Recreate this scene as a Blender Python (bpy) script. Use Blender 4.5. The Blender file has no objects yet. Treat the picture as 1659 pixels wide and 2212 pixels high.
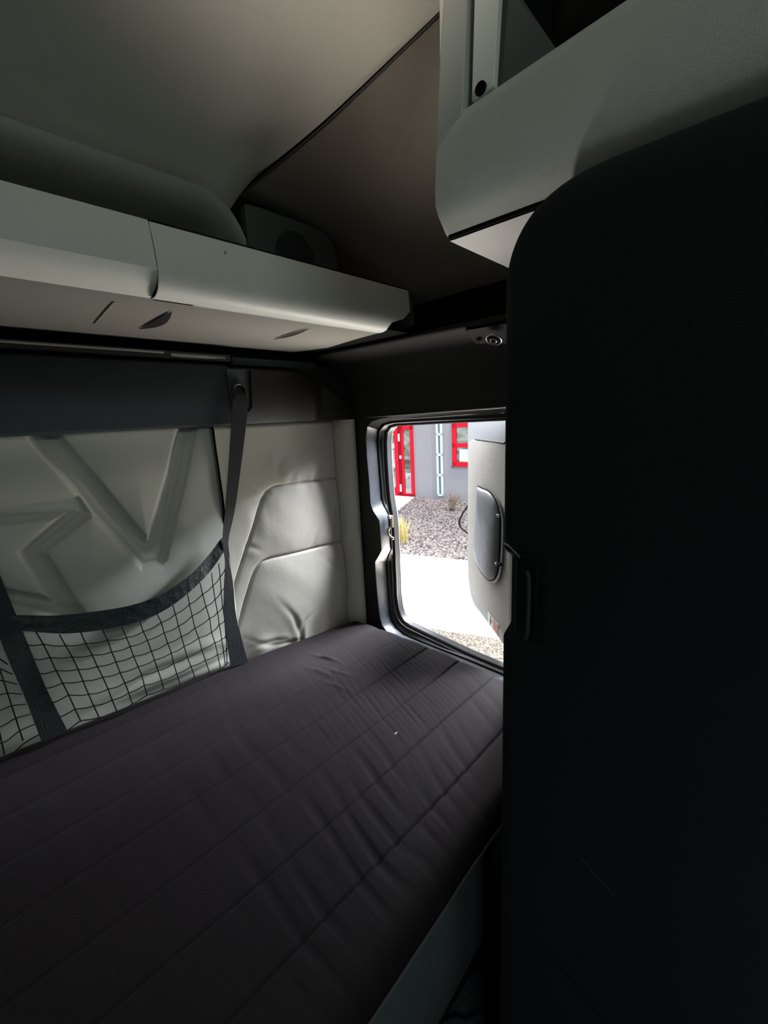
import bpy, bmesh, math, random
import numpy as np
from mathutils import Vector, Matrix
from mathutils.geometry import tessellate_polygon
random.seed(7); rng = np.random.default_rng(7)
S = bpy.context.scene; C = S.collection
ZO = 1.5                                   # camera height above the sleeper floor

# ---------------------------------------------------------------- camera model (1659 x 2212)
CR = Vector((0.67529806, -0.73600679, -0.04760816)); CU = Vector((0.18519124, 0.1067264, 0.9768898)); CF = Vector((0.71391648, 0.6685084, -0.20837414))
FL = 959.88
def ray(x, y): return CR*((x-829.5)/FL) - CU*((y-1106)/FL) + CF
def onX(x, y, v): d = ray(x, y); return d*(v/d.x)
def onY(x, y, v): d = ray(x, y); return d*(v/d.y)
def onZ(x, y, v): d = ray(x, y); return d*(v/d.z)
def onP(x, y, p, n): d = ray(x, y); return d*(Vector(p).dot(n)/d.dot(n))
V = Vector

# ---------------------------------------------------------------- materials
def mat(name, col, rough=0.6, spec=0.5, metal=0.0, bump=None, var=None, coat=0.0, sheen=0.0):
    """bump=(scale, strength, (sx,sy,sz)) ; var=(scale, colour2, amount)"""
    m = bpy.data.materials.new(name); m.use_nodes = True
    nt = m.node_tree; N = nt.nodes; L = nt.links; b = N['Principled BSDF']
    b.inputs['Base Color'].default_value = (*col, 1); b.inputs['Roughness'].default_value = rough
    b.inputs['Specular IOR Level'].default_value = spec; b.inputs['Metallic'].default_value = metal
    b.inputs['Coat Weight'].default_value = coat
    if sheen: b.inputs['Sheen Weight'].default_value = sheen
    tc = N.new('ShaderNodeTexCoord')
    if var:
        nz = N.new('ShaderNodeTexNoise'); nz.inputs['Scale'].default_value = var[0]; nz.inputs['Detail'].default_value = 4
        L.new(tc.outputs['Object'], nz.inputs['Vector'])
        cr = N.new('ShaderNodeValToRGB'); cr.color_ramp.elements[0].position = .35; cr.color_ramp.elements[1].position = .65
        cr.color_ramp.elements[0].color = (*col, 1); cr.color_ramp.elements[1].color = (*var[1], 1)
        L.new(nz.outputs['Fac'], cr.inputs['Fac']); L.new(cr.outputs['Color'], b.inputs['Base Color'])
    if bump:
        mp = N.new('ShaderNodeMapping'); L.new(tc.outputs['Object'], mp.inputs['Vector'])
        if len(bump) > 2: mp.inputs['Scale'].default_value = bump[2]
        if len(bump) > 3: mp.inputs['Rotation'].default_value = bump[3]
        nb = N.new('ShaderNodeTexNoise'); nb.inputs['Scale'].default_value = bump[0]; nb.inputs['Detail'].default_value = 3
        L.new(mp.outputs['Vector'], nb.inputs['Vector'])
        bp = N.new('ShaderNodeBump'); bp.inputs['Strength'].default_value = bump[1]; bp.inputs['Distance'].default_value = 0.01
        L.new(nb.outputs['Fac'], bp.inputs['Height']); L.new(bp.outputs['Normal'], b.inputs['Normal'])
    return m
M = {}
M['vinyl'] = mat('padded_vinyl', (.50, .475, .42), .5, .4, bump=(28, .10))
M['vinyl_left'] = mat('padded_vinyl_cool', (.46, .46, .415), .52, .4, bump=(18, .05))
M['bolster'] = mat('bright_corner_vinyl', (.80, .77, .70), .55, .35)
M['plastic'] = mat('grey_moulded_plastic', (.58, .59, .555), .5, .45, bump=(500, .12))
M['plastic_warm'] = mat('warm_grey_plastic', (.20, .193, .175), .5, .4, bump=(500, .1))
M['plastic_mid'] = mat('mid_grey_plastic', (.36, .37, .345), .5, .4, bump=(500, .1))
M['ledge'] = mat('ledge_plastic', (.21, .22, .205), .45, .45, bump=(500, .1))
M['plastic_pale'] = mat('pale_grey_plastic', (.82, .80, .75), .5, .4, bump=(500, .1))
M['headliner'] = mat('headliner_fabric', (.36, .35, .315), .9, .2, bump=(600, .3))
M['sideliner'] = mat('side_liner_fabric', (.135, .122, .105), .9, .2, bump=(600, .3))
M['dark'] = mat('dark_plastic', (.020, .0195, .0195), .55, .4, bump=(400, .1))
M['dark_board'] = mat('dark_blue_grey_board', (.045, .055, .062), .8, .25, bump=(600, .25))
M['black'] = mat('black_gap_and_shade', (.004, .004, .004), .9, .1)
M['slate'] = mat('slate_jamb_plastic', (.028, .032, .038), .42, .4, bump=(300, .08), var=(12, (.052, .058, .066), 1))
M['rubber'] = mat('rubber_seal', (.02, .018, .018), .35, .6)
M['seal_lip'] = mat('grey_seal_lip', (.16, .14, .13), .4, .5)
M['panel'] = mat('charcoal_cabinet_panel', (.010, .013, .015), .7, .25, bump=(400, .1))
M['panel_edge'] = mat('pale_edge_and_highlight', (.24, .235, .21), .5, .4)  # pale lines and edges, also the painted highlight on the locker recess
M['sheet'] = mat('black_plum_cover', (.0098, .0066, .0080), .85, .2, bump=(220, .12), sheen=.03)
M['cover_side'] = mat('mattress_side_fabric', (.075, .09, .088), .85, .25, bump=(40, .2))
M['pod'] = mat('dark_plate_and_cap_shade', (.07, .075, .07), .8, .2)
M['webbing'] = mat('charcoal_webbing', (.018, .021, .024), .6, .4, bump=(60, .4, (8, 8, 1)))
M['hem'] = mat('shiny_net_hem', (.014, .022, .024), .42, .5, bump=(45, .5))
M['cord'] = mat('black_cord', (.008, .008, .009), .7, .3)
M['clip'] = mat('silver_hem_clip', (.25, .28, .33), .35, .5)
M['metal'] = mat('brass_latch_metal', (.62, .52, .36), .3, .5, metal=.8)
M['steel'] = mat('brushed_steel', (.5, .5, .5), .35, .5, metal=.9)
M['snap'] = mat('pale_snap_metal', (.85, .82, .76), .3, .6)
M['diffuser'] = mat('light_bar_lens', (.22, .23, .23), .2, .7)
M['floor'] = mat('floor_mat', (.10, .125, .13), .8, .3, bump=(120, .4))
M['floor_pale'] = mat('floor_mat_rim', (.05, .06, .06), .7, .3)
M['grip'] = mat('dark_grip', (.03, .036, .035), .6, .3)
M['scuff'] = mat('pale_scuff', (.07, .075, .07), .8, .2)
M['door_trim'] = mat('beige_door_trim', (.40, .375, .335), .75, .25, bump=(250, .3), var=(6, (.36, .34, .305), 1))
M['door_skin'] = mat('grey_door_skin', (.24, .245, .25), .45, .5)
M['pouch'] = mat('grey_leatherette', (.145, .145, .155), .42, .5, bump=(9, .35))
M['piping'] = mat('navy_piping', (.012, .014, .03), .85, .1)
M['sticker_white'] = mat('white_sticker', (.75, .74, .72), .5)
M['sticker_red'] = mat('orange_red_sticker', (.52, .17, .10), .5)
M['ink'] = mat('black_ink', (.02, .02, .02), .7)
M['truck_paint'] = mat('truck_side_paint', (.3, .31, .32), .4)
# outside
M['stucco'] = mat('grey_stucco', (.35, .325, .315), .95, .1, bump=(60, .3), var=(.7, (.37, .35, .345), 1))
M['stucco_pale'] = mat('pale_grey_stucco', (.30, .295, .30), .95, .1, bump=(60, .3))
M['red'] = mat('red_frame_paint', (.70, .012, .028), .6, .12)
M['white_frame'] = mat('white_window_frame', (.75, .80, .80), .5)
M['slit_glass'] = mat('frosted_green_glass', (.14, .24, .22), .35, .5)
M['decal'] = mat('white_door_decal', (.9, .9, .9), .6)
M['concrete'] = mat('pale_concrete', (.80, .78, .75), .9, .1, bump=(30, .2))
M['path'] = mat('pale_path', (.62, .60, .58), .9, .1)
M['asphalt'] = mat('tan_asphalt', (.035, .029, .023), .95, .1, bump=(50, .8), var=(45, (.17, .142, .112), 1))
M['soil'] = mat('gravel_bed_soil', (.13, .11, .11), .95, .1)
M['twig'] = mat('dry_twigs', (.34, .25, .19), .8, .2)
M['straw'] = mat('straw_grass', (.72, .60, .26), .7, .2)
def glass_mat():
    m = bpy.data.materials.new('shop_glass_painted_reflections'); m.use_nodes = True; nt = m.node_tree; b = nt.nodes['Principled BSDF']
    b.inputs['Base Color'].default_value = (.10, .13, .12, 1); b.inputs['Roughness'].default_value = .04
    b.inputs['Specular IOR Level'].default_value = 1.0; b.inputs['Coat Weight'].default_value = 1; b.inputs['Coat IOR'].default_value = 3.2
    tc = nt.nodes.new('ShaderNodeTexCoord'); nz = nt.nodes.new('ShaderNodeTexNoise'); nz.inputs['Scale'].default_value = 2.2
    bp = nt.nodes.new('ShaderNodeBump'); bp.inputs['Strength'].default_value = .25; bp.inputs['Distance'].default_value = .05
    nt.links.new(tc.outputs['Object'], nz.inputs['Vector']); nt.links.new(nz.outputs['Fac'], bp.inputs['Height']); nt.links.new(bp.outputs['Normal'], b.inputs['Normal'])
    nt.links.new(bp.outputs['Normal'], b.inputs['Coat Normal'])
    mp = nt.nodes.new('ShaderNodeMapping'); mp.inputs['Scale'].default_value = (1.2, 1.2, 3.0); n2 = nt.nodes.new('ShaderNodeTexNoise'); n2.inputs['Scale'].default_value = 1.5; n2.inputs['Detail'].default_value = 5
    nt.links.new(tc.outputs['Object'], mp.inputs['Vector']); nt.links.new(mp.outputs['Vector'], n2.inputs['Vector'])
    cr = nt.nodes.new('ShaderNodeValToRGB'); e = cr.color_ramp.elements; e[0].position = .38; e[0].color = (.05, .05, .035, 1); e[1].position = .62; e[1].color = (.34, .44, .40, 1)  # blotchy ramp painted into the base colour in place of reflections
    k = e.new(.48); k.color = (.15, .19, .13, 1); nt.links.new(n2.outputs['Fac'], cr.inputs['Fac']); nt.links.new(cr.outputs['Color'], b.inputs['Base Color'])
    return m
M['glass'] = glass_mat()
def stone_mat():
    m = bpy.data.materials.new('mixed_river_stones'); m.use_nodes = True; nt = m.node_tree; b = nt.nodes['Principled BSDF']
    g = nt.nodes.new('ShaderNodeNewGeometry'); cr = nt.nodes.new('ShaderNodeValToRGB')
    cols = [(.0, (.035, .028, .028)), (.2, (.22, .165, .15)), (.45, (.36, .31, .28)), (.6, (.07, .055, .058)), (.8, (.42, .35, .30)), (1, (.13, .095, .09))]
    while len(cr.color_ramp.elements) < len(cols): cr.color_ramp.elements.new(.5)
    for e, (p, c) in zip(cr.color_ramp.elements, cols): e.position = p; e.color = (*c, 1)
    nt.links.new(g.outputs['Random Per Island'], cr.inputs['Fac']); nt.links.new(cr.outputs['Color'], b.inputs['Base Color']); b.inputs['Roughness'].default_value = .9
    b.inputs['Specular IOR Level'].default_value = .15
    return m
M['stones'] = stone_mat()

# ---------------------------------------------------------------- mesh collector
class MB:
    def __init__(s): s.v = []; s.f = []
    def add(s, vs, fs): o = len(s.v); s.v += [tuple(p) for p in vs]; s.f += [tuple(i+o for i in f) for f in fs]; return s
    def grid(s, P, closeu=False, closev=False):
        nu, nv = len(P), len(P[0]); vs = [p for r in P for p in r]; fs = []
        for i in range(nu if closeu else nu-1):
            for j in range(nv if closev else nv-1):
                a, b = i, (i+1) % nu; c, d = j, (j+1) % nv
                fs.append((a*nv+c, b*nv+c, b*nv+d, a*nv+d))
        return s.add(vs, fs)
    def box(s, lo, hi):
        x0, y0, z0 = lo; x1, y1, z1 = hi
        vs = [(x, y, z) for x in (x0, x1) for y in (y0, y1) for z in (z0, z1)]
        return s.add(vs, [(0, 1, 3, 2), (4, 6, 7, 5), (0, 4, 5, 1), (2, 3, 7, 6), (0, 2, 6, 4), (1, 5, 7, 3)])
    def prism(s, pts, ext):
        n = len(pts); ext = V(ext); pts = [V(p) for p in pts]
        vs = pts + [p+ext for p in pts]
        tris = tessellate_polygon([pts]); fs = [tuple(t) for t in tris] + [tuple(i+n for i in reversed(t)) for t in tris]
        fs += [(i, i+n, (i+1) % n + n, (i+1) % n) for i in range(n)]
        return s.add(vs, fs)
    def tube(s, path, r, n=8, closed=False, flat=None):
        path = [V(p) for p in path]; k = len(path); rings = []; up = V((.13, .27, .95)).normalized(); prev = None
        for i, p in enumerate(path):
            a = path[(i-1) % k] if (closed or i > 0) else p; b = path[(i+1) % k] if (closed or i < k-1) else p
            t = (b-a).normalized(); u = prev if prev is not None else up
            x = (u - t*u.dot(t)); x = x.normalized() if x.length > 1e-6 else t.orthogonal().normalized()
            y = t.cross(x); prev = x; rr = r[i] if isinstance(r, (list, tuple)) else r
            rings.append([p + x*rr*math.cos(2*math.pi*j/n) + y*rr*math.sin(2*math.pi*j/n) for j in range(n)])
        o = len(s.v); s.grid(rings, closeu=closed, closev=True)
        if not closed:
            s.f.append(tuple(o+j for j in range(n))); s.f.append(tuple(o+(k-1)*n+j for j in reversed(range(n))))
        return s
    def ribbon(s, L, R, th):
        L = [V(p) for p in L]; R = [V(p) for p in R]; rings = []
        for i in range(len(L)):
            a = L[max(i-1, 0)]; b = L[min(i+1, len(L)-1)]; n = (b-a).cross(R[i]-L[i]); n = n.normalized()*th if n.length > 1e-9 else V((0, th, 0))
            rings.append([L[i], R[i], R[i]+n, L[i]+n])
        return s.grid(rings, closev=True).add([], [])
    def ball(s, c, r, n=8, sq=(1, 1, 1)):
        rings = []
        for i in range(n+1):
            t = math.pi*i/n
            rings.append([V(c)+V((r*sq[0]*math.sin(t)*math.cos(2*math.pi*j/n), r*sq[1]*math.sin(t)*math.sin(2*math.pi*j/n), r*sq[2]*math.cos(t))) for j in range(n)])
        return s.grid(rings, closev=True)
    def disc(s, c, ax, r, th, n=20, rx=None):
        c = V(c); ax = V(ax).normalized(); x = ax.orthogonal().normalized(); y = ax.cross(x)
        return s.prism([c + x*r*math.cos(2*math.pi*j/n) + y*r*math.sin(2*math.pi*j/n) for j in range(n)], ax*th)
    def build(s, name, m, parent=None, smooth=True, bevel=0, solid=0, sub=0, angle=40, weld=True):
        me = bpy.data.meshes.new(name); me.from_pydata([tuple(p) for p in s.v], [], s.f)
        bm = bmesh.new(); bm.from_mesh(me)
        if weld: bmesh.ops.remove_doubles(bm, verts=bm.verts, dist=1e-5)
        bmesh.ops.recalc_face_normals(bm, faces=bm.faces); bm.to_mesh(me); bm.free()
        me.materials.append(m)
        if smooth:
            me.shade_smooth()
            if angle < 180: me.set_sharp_from_angle(angle=math.radians(angle))
        o = bpy.data.objects.new(name, me); C.objects.link(o)
        if parent is None:
            xs = np.array([v.co[:] for v in me.vertices]); lo, hi = xs.min(0), xs.max(0)
            base = V(((lo[0]+hi[0])/2, (lo[1]+hi[1])/2, lo[2])); me.transform(Matrix.Translation(-base)); o.location = base; o['base'] = 1
        else:
            p = parent; off = V((0, 0, 0))
            while p: off += p.location; p = p.parent
            me.transform(Matrix.Translation(-off)); o.parent = parent
        if solid: a = o.modifiers.new('solid', 'SOLIDIFY'); a.thickness = solid; a.offset = 0
        if bevel: a = o.modifiers.new('bevel', 'BEVEL'); a.width = bevel; a.segments = 3; a.limit_method = 'ANGLE'; a.angle_limit = math.radians(35)
        if sub: a = o.modifiers.new('sub', 'SUBSURF'); a.levels = sub; a.render_levels = sub
        return o
def tag(o, label=None, cat=None, group=None, kind=None):
    if label: o['label'] = label
    if cat: o['category'] = cat
    if group: o['group'] = group
    if kind: o['kind'] = kind
    return o
def thing(name, label, cat, loc, group=None, kind=None):
    o = bpy.data.objects.new(name, None); C.objects.link(o); o.location = V(loc); o.empty_display_size = .05
    return tag(o, label, cat, group, kind)
def spl(pts, n):
    """Catmull-Rom through pts, n samples"""
    pts = [V(p) for p in pts]; k = len(pts)-1; out = []
    for i in range(n):
        t = i/(n-1)*k; j = min(int(t), k-1); u = t-j
        p0 = pts[max(j-1, 0)]; p1 = pts[j]; p2 = pts[j+1]; p3 = pts[min(j+2, k)]
        out.append(.5*((2*p1)+(p2-p0)*u+(2*p0-5*p1+4*p2-p3)*u*u+(3*p1-p0-3*p2+p3)*u**3))
    return out
def lerp(a, b, t): return a+(b-a)*t
def sst(a, b, x): t = np.clip((x-a)/(b-a), 0, 1); return t*t*(3-2*t)

YB = 1.48                                   # rear wall face
# ================================================================= ROOM SHELL
w = MB(); w.box((-1.25, 1.52, -1.5), (1.5, 1.56, 1.5)); tag(w.build('wall_rear', M['dark'], smooth=False), 'dark rear wall of the sleeper cab behind the padded panels', 'wall', kind='structure')
w = MB(); w.box((-1.29, -1.6, -1.5), (-1.25, 1.56, 1.5)); tag(w.build('wall_left', M['plastic'], smooth=False), 'far left side wall of the sleeper cab', 'wall', kind='structure')
w = MB(); w.box((-1.25, -1.64, -1.5), (1.5, -1.6, 1.5)); tag(w.build('added_wall_front', M['dark'], smooth=False), 'added dark wall behind the viewer keeping sky light out', 'wall', kind='structure')  # unseen wall added to close the front against outside light
w = MB(); w.box((-1.29, -1.64, -1.54), (1.4, 1.56, -1.5)); tag(w.build('floor', M['floor'], smooth=False), 'dark rubber mat floor of the sleeper', 'floor', kind='structure')
w = MB(); w.box((-1.29, -1.64, 1.5), (1.5, 1.56, 1.54)); tag(w.build('roof_panel', M['dark'], smooth=False), 'roof shell of the truck', 'roof', kind='structure')

# --- hatch rings: (px,py) for the visible left jamb / top / sill; front side (towards the driver) is built square
def ring_pts(px, X, yf, ztop, zbot, rr):
    pts = [onX(x, y, X) for x, y in px]
    pts = [V((X, p.y, p.z)) for p in pts]
    # bottom front corner & up & top front corner, rounded
    out = list(pts)
    for a in range(0, 91, 15): t = math.radians(a); out.append(V((X, yf+rr-rr*math.sin(t), zbot+rr-rr*math.cos(t))))
    for a in range(0, 91, 15): t = math.radians(a); out.append(V((X, yf+rr-rr*math.cos(t), ztop-rr+rr*math.sin(t))))
    return out
YF = .62
A_px = [(1088, 883), (940, 891), (850, 900), (822, 905), (804, 911), (795, 922), (792, 945), (794, 985), (799, 1040), (802, 1088), (808, 1104), (821, 1124), (823, 1150), (826, 1188), (820, 1200), (812, 1213), (813, 1240), (817, 1290), (822, 1332), (827, 1350), (836, 1362), (858, 1378), (900, 1394), (1000, 1437), (1085, 1475)]
B_px = [(1088, 897), (960, 903), (870, 908), (845, 910), (828, 915), (817, 928), (814, 950), (817, 990), (821, 1040), (824, 1078), (830, 1094), (840, 1112), (842, 1145), (845, 1186), (838, 1200), (834, 1215), (836, 1250), (839, 1290), (842, 1325), (847, 1343), (856, 1357), (872, 1371), (912, 1389), (1010, 1427), (1087, 1459)]
D_px = [(1088, 906), (970, 912), (880, 917), (858, 918), (844, 922), (835, 934), (833, 955), (834, 990), (837, 1040), (840, 1075), (843, 1094), (846, 1112), (849, 1145), (851, 1186), (852, 1200), (852, 1215), (854, 1250), (855, 1285), (859, 1315), (864, 1330), (872, 1342), (885, 1352), (920, 1369), (1012, 1413), (1087, 1444)]
XA, XB, XD = 1.33, 1.40, 1.43
def mk_ring(px, X):
    t = onX(*px[0], X); b = onX(*px[-1], X)
    return ring_pts(px, X, YF, t.z+.006, b.z-.004, .05)
RA, RB, RD = mk_ring(A_px, XA), mk_ring(B_px, XB), mk_ring(D_px, XD)
# side wall face with the hatch hole (X = XA), top at z=.02 rising into the header
def face_with_hole(mb, outer, hole):
    pts = outer+hole; tris = tessellate_polygon([outer, hole]); mb.add(pts, [tuple(t) for t in tris])
w = MB()
face_with_hole(w, [V((XA, -1.6, -1.5)), V((XA, 1.52, -1.5)), V((XA, 1.52, .03)), V((XA, -1.6, .03))], RA)
o = w.build('wall_right', M['dark'], smooth=False); tag(o, 'black side wall trim around the open hatch', 'wall', kind='structure')
# exterior side of the truck (X=1.5) with the same hole
w = MB()
HO = [V((1.47, p.y, p.z)) for p in RD]
face_with_hole(w, [V((1.47, -3.5, -2.1)), V((1.47, 1.60, -2.1)), V((1.47, 1.60, 1.56)), V((1.47, -3.5, 1.56))], HO)
o = w.build('truck_body_side', M['truck_paint'], smooth=False, solid=.004); tag(o, kind='structure')
# hatch frame
hf = thing('hatch_surround', 'slate grey moulded jamb with a notched step around the open side hatch', 'hatch surround', (XA, .95, -1.0))
def loft(rings): 
    mb = MB(); mb.grid([list(r) for r in zip(*rings)], closeu=True); return mb
def inset(R, X, d):
    cy = sum(p.y for p in R)/len(R); cz = sum(p.z for p in R)/len(R); hy = max(abs(p.y-cy) for p in R); hz = max(abs(p.z-cz) for p in R)
    return [V((X, cy+(p.y-cy)*(1-d/hy), cz+(p.z-cz)*(1-d/hz))) for p in R]
jb = loft([inset(RA, XA-.003, -.006), inset(RA, XA-.004, 0), inset(RA, XA+.006, .001), RB]).build('jamb', M['slate'], hf, angle=50)
jb.data.materials.append(M['black'])
zt_j = max(v.co.z for v in jb.data.vertices)
for p_ in jb.data.polygons:
    if p_.center.z > zt_j-.06 and abs(p_.normal.z) > .75: p_.material_index = 1  # downward faces along the jamb top coloured black in place of shade
MB().tube(spl([onX(824, 907, 1.375), onX(940, 900, 1.375), onX(1070, 891, 1.375), onX(1088, 894, 1.375)], 12), .0022, 6).build('lower_top_highlight', M['steel'], hf)  # thin tube drawn as the lower highlight along the jamb top
loft([RB, inset(RB, XB+.001, .008), inset(RD, XD-.004, -.006), RD, inset(RD, 1.47, -.001)]).build('inner_reveal', M['dark'], hf)
MB().tube([V((XD+.004, p.y, p.z)) for p in inset(RD, XD, -.001)], .006, 8, closed=True).build('rubber_seal', M['rubber'], hf)
MB().tube([V((XD-.012, p.y, p.z)) for p in inset(RD, XD, -.009)], .0028, 6, closed=True).build('seal_lip', M['seal_lip'], hf)
# thin bright tubes drawn as highlights over the top of the opening
MB().tube(spl([onX(790, 902, 1.325), onX(940, 891, 1.325), onX(1088, 880, 1.325), V((1.325, .60, .016))], 12), .0028, 6).build('top_highlight', M['steel'], hf)
# latch striker loop
lt = MB(); c = onX(845, 1150, 1.388)
arc = [c+V((0, .017*math.sin(math.radians(a)), .021*math.cos(math.radians(a)))) for a in range(5, 200, 15)]
lt.tube(arc, .0045, 8); lt.box(c+V((.0, -.008, .022)), c+V((.010, .002, .075))); lt.ball(c+V((0, -.006, -.026)), .007)
ls = thing('hatch_latch', 'small brass coloured latch hook on the rear jamb of the hatch', 'latch', c+V((0, 0, -.04)))
lt.build('hook', M['metal'], ls); MB().disc(c+V((-.012, 0, .07)), (1, 0, 0), .008, .012, 10).build('bolt', M['steel'], ls)

# header above the hatch, leaning in towards the top
prof = [(1.332, .02), (1.33, .06), (1.327, .10), (1.315, .15), (1.29, .19), (1.25, .222), (1.205, .243), (1.195, .247), (1.190, .255), (1.197, .262)]
w = MB(); w.grid([[V((x, y, z)) for x, z in prof] for y in np.linspace(-1.5, 1.46, 30)])
hd = thing('header_panel', 'black curved header panel above the open hatch with a lit upper lip', 'panel', (1.33, .5, .02)); w.build('panel_face', M['dark'], hd, angle=180)
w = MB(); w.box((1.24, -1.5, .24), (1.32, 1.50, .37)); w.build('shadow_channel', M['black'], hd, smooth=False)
# courtesy lamp set in the header
c1, c2, c3, c4 = onX(1006, 712, 1.205), onX(1030, 741, 1.26), onX(1100, 748, 1.26), onX(1098, 697, 1.205)
cl = thing('reading_lamp', 'black reading lamp with round lens set into the header above the hatch', 'lamp', c2)
cw = [c1, c2, c3+V((0, -.08, 0)), c4+V((0, -.08, 0))]
MB().prism(cw, (-.012, 0, -.004)).build('housing', M['dark'], cl, bevel=.004)
n = (cw[1]-cw[0]).cross(cw[3]-cw[0]).normalized(); n = n if n.x < 0 else -n
lc = onX(1074, 732, 1.225)+V((-.02, 0, -.004))
r1 = MB(); xx = n.orthogonal().normalized(); yy = n.cross(xx)
r1.tube([lc+(xx*math.cos(t)+yy*math.sin(t))*.022 for t in np.linspace(0, 2*math.pi, 24, endpoint=False)], .0022, 6, closed=True); r1.build('bezel', M['steel'], cl)
MB().disc(lc-n*.001, n, .020, .003).build('lens_well', M['black'], cl)
MB().tube([lc+n*.004+(xx*math.cos(t)+yy*math.sin(t))*.009 for t in np.linspace(0, 2*math.pi, 20, endpoint=False)], .0025, 6, closed=True).build('lens', M['diffuser'], cl)
p0 = onX(1028, 732, 1.235); MB().tube([p0, p0+V((-.004, -.02, -.012))], .005, 8).build('switch', M['diffuser'], cl)

# corner column (padded, between rear wall and side wall)
w = MB(); rows = []
zz = np.linspace(-1.0, -.002, 90)
for z in zz:
    r = []
    for k in range(13):
        t = k/12; x = 1.266+.062*t; y = 1.468-.081*t - .034*math.sin(math.pi*t)**.8
        y += .0025*math.sin(z*31+3*t)*math.sin(z*11+1)*math.sin(math.pi*t)
        r.append(V((x, y, z)))
    rows.append(r)
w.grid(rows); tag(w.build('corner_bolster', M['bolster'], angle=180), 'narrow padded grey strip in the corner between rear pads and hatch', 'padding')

# ================================================================= REAR WALL PADS
def poly_sdf(X, Z, poly):
    P = np.array(poly); d = np.full(X.shape, 1e9); inside = np.zeros(X.shape, bool)
    n = len(P)
    for i in range(n):
        a = P[i]; b = P[(i+1) % n]; e = b-a; wx = X-a[0]; wz = Z-a[1]
        t = np.clip((wx*e[0]+wz*e[1])/(e@e), 0, 1); d = np.minimum(d, np.hypot(wx-t*e[0], wz-t*e[1]))
        c = ((a[1] > Z) != (b[1] > Z)) & (X < (b[0]-a[0])*(Z-a[1])/((b[1]-a[1]) if b[1] != a[1] else 1e-12)+a[0]); inside ^= c
    return np.where(inside, -d, d)
def line_d(X, Z, pts):
    d = np.full(X.shape, 1e9); side = np.zeros(X.shape)
    for a, b in zip(pts[:-1], pts[1:]):
        a = np.array(a); b = np.array(b); e = b-a; wx = X-a[0]; wz = Z-a[1]
        t = np.clip((wx*e[0]+wz*e[1])/(e@e), 0, 1); dd = np.hypot(wx-t*e[0], wz-t*e[1])
        s = np.sign(e[0]*wz-e[1]*wx); side = np.where(dd < d, s, side); d = np.minimum(d, dd)
    return d, side
def XZ(pts, Y=YB): return [(lambda q: (q.x, q.z))(onY(x, y, Y)) for x, y in pts]
def field_mesh(name, xs, zs, H, m, label, cat, YF_=None):
    mb = MB(); mb.grid([[V((x, YB-H[i, j], z)) for j, z in enumerate(zs)] for i, x in enumerate(xs)])
    o = mb.build(name, m, angle=180, weld=False); return tag(o, label, cat)
def vnoise(X, Z, sc, seed, ax=1, az=1):
    r = np.random.default_rng(seed); out = np.zeros(X.shape)
    for k in range(9):
        a, b, p = r.normal(0, 1, 3); out += np.sin((X*a*ax+Z*b*az)*sc+p*6)
    return out/3
# channels pressed into the big pad
ch = [
 [(50, 930), (115, 930), (226, 1066), (308, 1164), (383, 918), (424, 905), (345, 1204), (336, 1212), (296, 1221), (188, 1106), (160, 1068), (56, 939)],
 [(165, 1066), (192, 1108), (165, 1118), (128, 1110), (-60, 1132), (-60, 1090)],
 [(136, 1100), (190, 1104), (85, 1186), (178, 1332), (138, 1332), (-40, 1291), (-40, 1255), (99, 1284), (35, 1186)],
]
xs = np.concatenate([np.arange(-1.2, -.1, .01), np.arange(-.1, .7405, .0032)]); zs = np.arange(-.95, .004, .0032)
X, Z = np.meshgrid(xs, zs, indexing='ij')
sd = np.full(X.shape, 1e9)
for c in ch: sd = np.minimum(sd, poly_sdf(X, Z, XZ(c)))
H = .028 - .019*sst(.006, -.011, sd) + .010*(1-np.exp(-np.maximum(sd, 0)/.04)) + .003*np.exp(-((sd+.022)/.012)**2)
H -= .0055*np.exp(-((sd-.001)/.0032)**2)
H += (.034*(1-np.clip(X/.78, -1.5, 1)**2) + .014*sst(-.15, -.6, Z))*(1-sst(-.15, -.02, Z)) - .010
H += .0018*vnoise(X, Z, 7, 3) * sst(0, .06, np.abs(sd)) * sst(0, -.08, Z)
def crease(X, Z, px, wd, dp):
    P_ = roundpts(px, 14); d, _ = line_d(X, Z, P_); wd = wd*1.5; dp = dp*.42
    m = P_[9]; L_ = math.hypot(P_[0][0]-P_[-1][0], P_[0][1]-P_[-1][1]); tp = np.exp(-(((X-m[0])**2+(Z-m[1])**2)/(.45*L_)**2))
    return (-dp*np.exp(-(d/wd)**2)+dp*.6*np.exp(-((d-wd*2.0)/(wd*1.5))**2))*tp
def roundpts(px, n=40): return [(p.x, p.z) for p in spl([onY(x, y, YB) for x, y in px], n)]
H += crease(X, Z, [(150, 1535), (240, 1482), (330, 1432), (455, 1388)], .010, .012) + crease(X, Z, [(250, 1500), (360, 1455), (470, 1410)], .007, .007)
low = sst(-.62, -.86, Z)
H += low*(.007*vnoise(X+Z*.9, Z, 9, 5, .55, 2.2) + .0035*vnoise(X+Z*.5, Z, 26, 6, .5, 1.6))
H -= .022*sst(.715, .7405, X) 
field_mesh('padded_wall_panel', xs, zs, H, M['vinyl_left'], 'large grey padded rear wall panel embossed with angular chevron channels', 'padded panel')
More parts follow.
